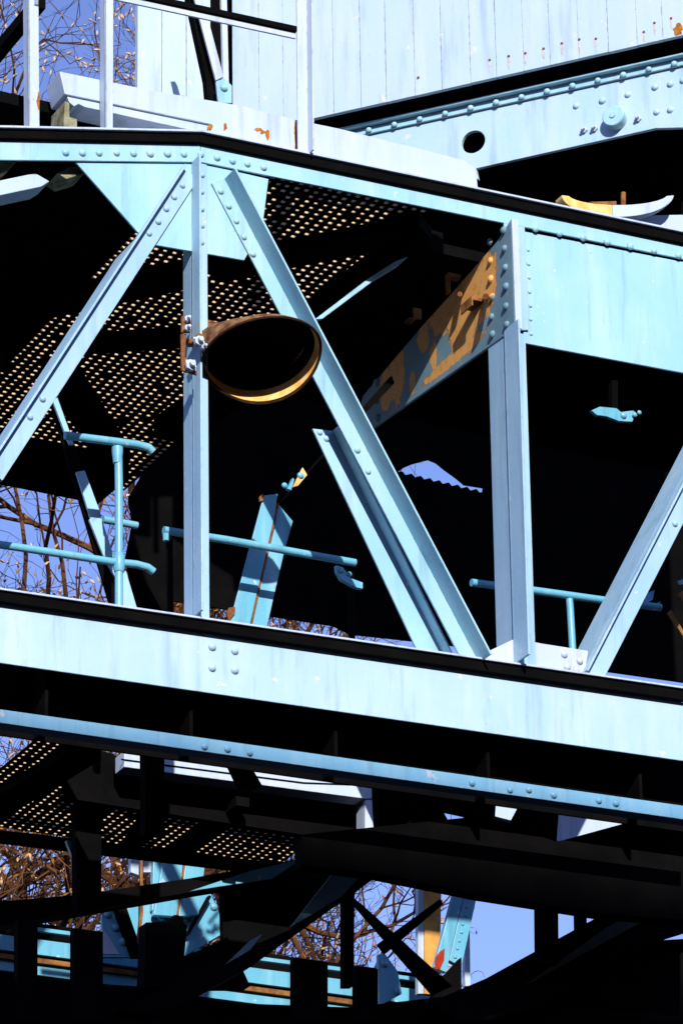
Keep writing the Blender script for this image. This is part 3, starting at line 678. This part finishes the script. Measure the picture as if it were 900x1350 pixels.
# dull teal colour stands in for dim light on the brace side
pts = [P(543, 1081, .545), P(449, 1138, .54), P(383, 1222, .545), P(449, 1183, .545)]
blm = plain('dim_lit_teal', (.16, .26, .28), (.12, .20, .22), 14, .6, .3); mb.prism(pts, e2 * .01); mb.build('dim_lit_strip', blm, bb); mb = MB(); mb.prism([P(346, 1231, .545), P(330, 1240, .545), P(298, 1271, .545), P(330, 1252, .545)], e2 * .01); mb.build('dim_lit_strip', blm, bb)
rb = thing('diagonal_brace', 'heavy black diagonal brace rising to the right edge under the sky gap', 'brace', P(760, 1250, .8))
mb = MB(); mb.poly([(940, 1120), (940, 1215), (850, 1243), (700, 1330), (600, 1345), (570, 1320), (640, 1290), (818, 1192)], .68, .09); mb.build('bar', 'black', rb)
mb = MB(); mb.prism([P(872, 1180, .675), P(868, 1203, .675), P(760, 1262, .675), P(690, 1300, .675), (P(720, 1278, .675)), P(800, 1222, .675)], e2 * -.004); mb.build('face_strip', plain('dull_olive_paint', (.05, .07, .055), (.10, .09, .05), 12, .7, .2), rb)  # dull olive strip along the brace face
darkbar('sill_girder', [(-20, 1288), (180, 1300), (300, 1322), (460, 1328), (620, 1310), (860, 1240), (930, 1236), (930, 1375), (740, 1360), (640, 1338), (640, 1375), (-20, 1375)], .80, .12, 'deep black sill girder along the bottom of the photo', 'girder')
mb = MB(); mb.poly([(88, 1108), (98, 1107), (104, 1130), (105, 1141), (96, 1130)], 1.6, .02)
tag(mb.build('splice_strip', 'teal', None, .001), 'small teal splice strip beside the black hanger, against the branches', 'strip')
# far chord with sunlit strips
fc = thing('rear_chord', 'rear bottom chord low down, its blue strips broken by shadows', 'chord', P(250, 1290, 3.2))
fd = 3.2
for y0, y1 in ((1216, 1221), (1232, 1252), (1264, 1279)):
    mb = MB(); mb.poly([(-20, y0 - 3), (600, y0 + 79), (600, y1 + 79), (-20, y1 - 3)], fd, .02); mb.build('strip', 'teal', fc, .001)
mb = MB(); mb.poly([(-20, 1253.5), (600, 1335.5), (600, 1342), (-20, 1260)], fd - .02, .03); mb.build('rust_ledge', 'rust', fc, .001)
mb = MB(); mb.poly([(-20, 1208), (600, 1290), (600, 1375), (-20, 1375)], fd + .1, .03); mb.build('web', 'black', fc)
for x0, x1, lb in ((24, 50, 'black hanger in front of the rear chord, first at the left'), (98, 136, 'black hanger in front of the rear chord, beside the riveted joint'), (388, 432, 'black hanger in front of the rear chord below the branches'), (470, 498, 'black hanger in front of the rear chord left of the small gusset')):
    darkbar('hanger', [(x0, 1210 + x0 * .136), (x1, 1210 + x1 * .136), (x1, 1345), (x0, 1345)], .74, .04, lb, 'hanger')
# riveted joint of the rear truss
rj = thing('rear_joint', 'teal riveted joint of the rear truss between two black arms', 'joint', P(230, 1255, 2.9))
mb = MB(); mb.poly([(203, 1115), (217, 1115), (214, 1200), (201, 1200)], 2.95, .03); mb.build('column', 'teal', rj, .002); mb = MB(); mb.poly([(218.5, 1115), (244, 1115), (234, 1208), (203, 1206)], 2.93, .03); mb.build('column', 'teal', rj, .002); mb = MB(); mb.poly([(248, 1115), (273, 1120), (262, 1206), (236, 1208)], 2.93, .03); mb.build('column', 'teal', rj, .002)
mb = MB(); mb.poly([(172, 1115), (186, 1115), (186, 1155), (173, 1150)], 2.97, .03); mb.build('side_plate', 'pale', rj, .002); mb = MB(); mb.poly([(188, 1115), (201, 1115), (201, 1150), (190, 1150)], 2.98, .03); mb.build('side_plate', 'pale', rj, .002)
mb = MB(); mb.poly([(190, 1185), (278, 1178), (292, 1210), (292, 1232), (240, 1262), (135, 1262), (135, 1205)], 2.98, .02); mb.rivets([(143, 1206), (153, 1223), (163, 1241), (281, 1196), (212, 1209), (243, 1210)], 2.98, .02); mb.build('gusset_plate', 'teal', rj, .002)
mb = MB(); mb.poly([(135, 1222), (158, 1258), (135, 1258)], 2.975, .004); mb.build('corner_plate', 'pale', rj)
mb = MB(); mb.poly([(150, 1190), (165, 1190), (190, 1262), (176, 1262)], 2.94, .03); mb.build('dark_bar', 'black', rj); mb = MB(); mb.poly([(262, 1205), (276, 1180), (279, 1182), (250, 1232), (246, 1232)], 2.94, .03); mb.build('dark_bar', 'black', rj)
mb = MB(); mb.poly([(246, 1115), (248, 1115), (236, 1206), (233, 1206)], 2.925, .004); mb.build('rust_seam', 'rust', rj); mb = MB(); mb.poly([(185, 1118), (188, 1118), (189, 1205), (184, 1248), (181, 1240), (185, 1200)], 2.925, .004); mb.build('rust_seam', 'rust', rj)
darkbar('winch_block', [(193, 1216), (228, 1215), (230, 1206), (242, 1208), (242, 1216), (247, 1220), (243, 1262), (300, 1235), (330, 1300), (190, 1300)], .72, .07, 'black blocky winch housing in front of the rear joint', 'housing')
# small gusset and bars by the rust post
sg = thing('small_gusset', 'small teal riveted gusset left of the rust stripped post', 'gusset', P(520, 1300, 3.0))
mb = MB(); mb.poly([(498, 1258), (508, 1258), (524, 1280), (530, 1310), (500, 1326)], 3.0, .02); mb.rivets([(506, 1271), (523, 1307)], 3.0, .02); mb.build('plate', 'teal', sg, .002)
m_rp = plain('ochre_rust', (.85, .42, .10), (.55, .25, .06), 9, .8, .2)
rp = thing('rust_post', 'upright post stripped to orange rust with a grey edge, against the branches', 'post', P(565, 1300, 3.4))
mb = MB(); mb.poly([(551, 1150), (559, 1150), (558, 1310), (551, 1310)], 3.0, .03); mb.build('edge', 'pale', rp, .001)
mb = MB(); mb.poly([(560, 1150), (582, 1152), (579, 1312), (559, 1310)], 2.99, .03); mb.build('face', m_rp, rp, .002)
tb = thing('leaning_brace', 'leaning teal double brace with a red lead patch beside the rust post', 'brace', P(600, 1290, 2.9))
mb = MB(); mb.poly([(603, 1160), (615, 1160), (588, 1282), (572, 1275)], 2.9, .03); mb.build('bar', 'teal', tb, .002)
mb = MB(); mb.poly([(616.5, 1160), (632, 1165), (608, 1275), (592, 1266)], 2.9, .03); mb.rivets(row((617, 1185), (600, 1262), 8), 2.9, .008); mb.build('bar', 'teal', tb, .002)
mb = MB(); mb.poly([(574, 1262), (580, 1254), (586, 1250), (585, 1266), (580, 1277), (573, 1278)], 2.896, .004); mb.build('red_patch', 'red', tb)
mb = MB(); mb.poly([(588, 1284), (608, 1262), (608, 1330), (570, 1330), (573, 1290)], 2.85, .04); mb.build('dark_foot', 'black', tb)
darkbar('thin_post', [(612, 1225), (619, 1223), (620, 1300), (613, 1300)], 3.2, .03, 'thin pale post right of the leaning brace', 'post', 'pale')
darkbar('upright_bar', [(454, 1150), (468, 1150), (466, 1300), (454, 1300)], .95, .04, 'black upright bar against the branches low in the middle', 'bar')
darkbar('cross_bar', [(462, 1180), (480, 1195), (596, 1300), (575, 1310)], 1.0, .04, 'black bar falling to the right across the branches', 'bar')
darkbar('cross_bar', [(500, 1243), (580, 1185), (584, 1192), (510, 1256)], 1.05, .03, 'thin black bar rising to the rust post', 'bar')
darkbar('upright_bar', [(711, 1170), (735, 1175), (736, 1270), (712, 1270)], .58, .05, 'black upright bar in the clear sky gap', 'bar')
darkbar('upright_bar', [(763, 1180), (773, 1180), (773, 1240), (764, 1240)], .58, .05, 'thin black upright bar at the right of the sky gap', 'bar')
# black pier that carries the bridge down to the ground
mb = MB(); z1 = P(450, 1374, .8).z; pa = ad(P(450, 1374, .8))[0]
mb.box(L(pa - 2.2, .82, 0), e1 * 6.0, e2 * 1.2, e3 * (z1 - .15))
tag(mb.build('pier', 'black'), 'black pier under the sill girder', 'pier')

# ================================================================ TREES
def tree(base, height, seed, label, R, z_low, buds=True, lean=V((0, 0, 0))):
    r = random.Random(seed); trunk = MB(); tw = MB(); bd = MB(); lf = MB()
    t = thing('bare_tree', label, 'tree', base, 'bare trees behind the bridge')
    axis = (V((0, 0, 1)) + lean).normalized()
    def limb(p, dr, ln, rad, lev):
        n = 7 if lev < 3 else 4; pts = [p]; q = V(p); dcur = V(dr)
        for i in range(n):
            dcur = (dcur + V((r.gauss(0, .26), r.gauss(0, .26), r.gauss(.05, .22)))).normalized()
            q = q + dcur * ln / n
            off = q - base; off = off - axis * off.dot(axis)
            if off.length > R * (1 - .5 * max(0, (q.z - base.z) / height - .6) / .4) and lev: break
            pts.append(q)
        if len(pts) < 2: return
        (trunk if lev < 3 else tw).tube(pts, rad, 8 if lev < 2 else (6 if lev < 4 else 3), rad * (.62 if lev < 4 else .45), cap=False)
        m = len(pts) - 1
        if lev >= 6:
            if buds and pts[-1].z < 15.2 and r.random() < .55:
                for _ in range(4):
                    b_ = pts[r.randint(1, m)]; u_ = V((r.gauss(0, 1), r.gauss(0, 1), r.gauss(0, 1))).normalized(); v_ = u_.orthogonal().normalized()
                    k_ = r.uniform(.012, .03); lf.add([b_, b_ + u_ * k_ + v_ * k_ * .45, b_ + u_ * k_ * 2.1, b_ + u_ * k_ - v_ * k_ * .45], [(0, 1, 2, 3)])
            elif buds and r.random() < .6:
                for _ in range(2):
                    b_ = pts[r.randint(1, m)]; dd = (dcur + V((r.gauss(0, .5), r.gauss(0, .5), .3))).normalized(); bd.lathe(b_, dd, [(.003, 0), (.011, .014), (.009, .03), (.001, .05)], 4)
            return
        k = (0, 4, 4, 3, 3, 3)[lev] if lev else 9
        for i in range(k):
            f = (.3 + .7 * (i + 1) / k)
            idx = min(m, max(1, round(f * m))); b_ = pts[idx]
            ax = dcur.orthogonal().normalized(); ax.rotate(Matrix.Rotation(r.uniform(0, 6.28), 3, dcur))
            nd = (dcur * r.uniform(.45, .95) + ax * r.uniform(.5, .95) + V((0, 0, .1))).normalized()
            l2 = (height * .20 if lev == 0 else ln * r.uniform(.55, .8))
            limb(b_, nd, l2, max(.0026, rad * (.5 if lev == 0 else .62) * r.uniform(.75, 1.0)), lev + 1)
    def stem(p, n):
        pts = [V(p)]; d = V(axis)
        for i in range(n):
            d = (d + V((r.gauss(0, .025), r.gauss(0, .025), .06))).normalized(); pts.append(pts[-1] + d * height * .85 / n)
        r0_ = height * .0075
        trunk.tube(pts, r0_, 10, r0_ * .25, cap=False)
        for i in range(1, n + 1):
            if pts[i].z < z_low: continue
            for _ in range((8 if pts[i].z < 16 else 5) if buds else 16):
                ang = r.uniform(0, 6.28); nd = V((math.cos(ang), math.sin(ang), r.uniform(.35, .9))).normalized()
                limb(pts[i], nd, R * r.uniform(.4, .8), r0_ * (1 - .75 * i / n) * .45, 2)
    stem(base, 14)
    trunk.build('trunk', 'bark', t, smooth=True); tw.build('crown', 'twig' if buds else 'dark_twig', t)
    if buds and bd.v: bd.build('bud', 'bud', t)['kind'] = 'stuff'
    if lf.v: lf.build('leaf', 'leaf', t)['kind'] = 'stuff'
    print('TREE', len(trunk.f), len(tw.f), len(bd.f))
    return t
def ground_at(px, d):
    q = P(px, 700, d); return V((q.x, q.y, 0))
tree(ground_at(-230, 12), 22, 3, 'tall bare budding tree showing above and between the left end of the truss', 3.0, 8)
tree(ground_at(235, 14), 22, 11, 'bare tree in the middle distance beyond the handrail upright', 2.3, 8)
tree(ground_at(345, 14), 17.5, 31, 'lower bare tree behind the black arms and the rust stripped post', 1.7, 8, False)
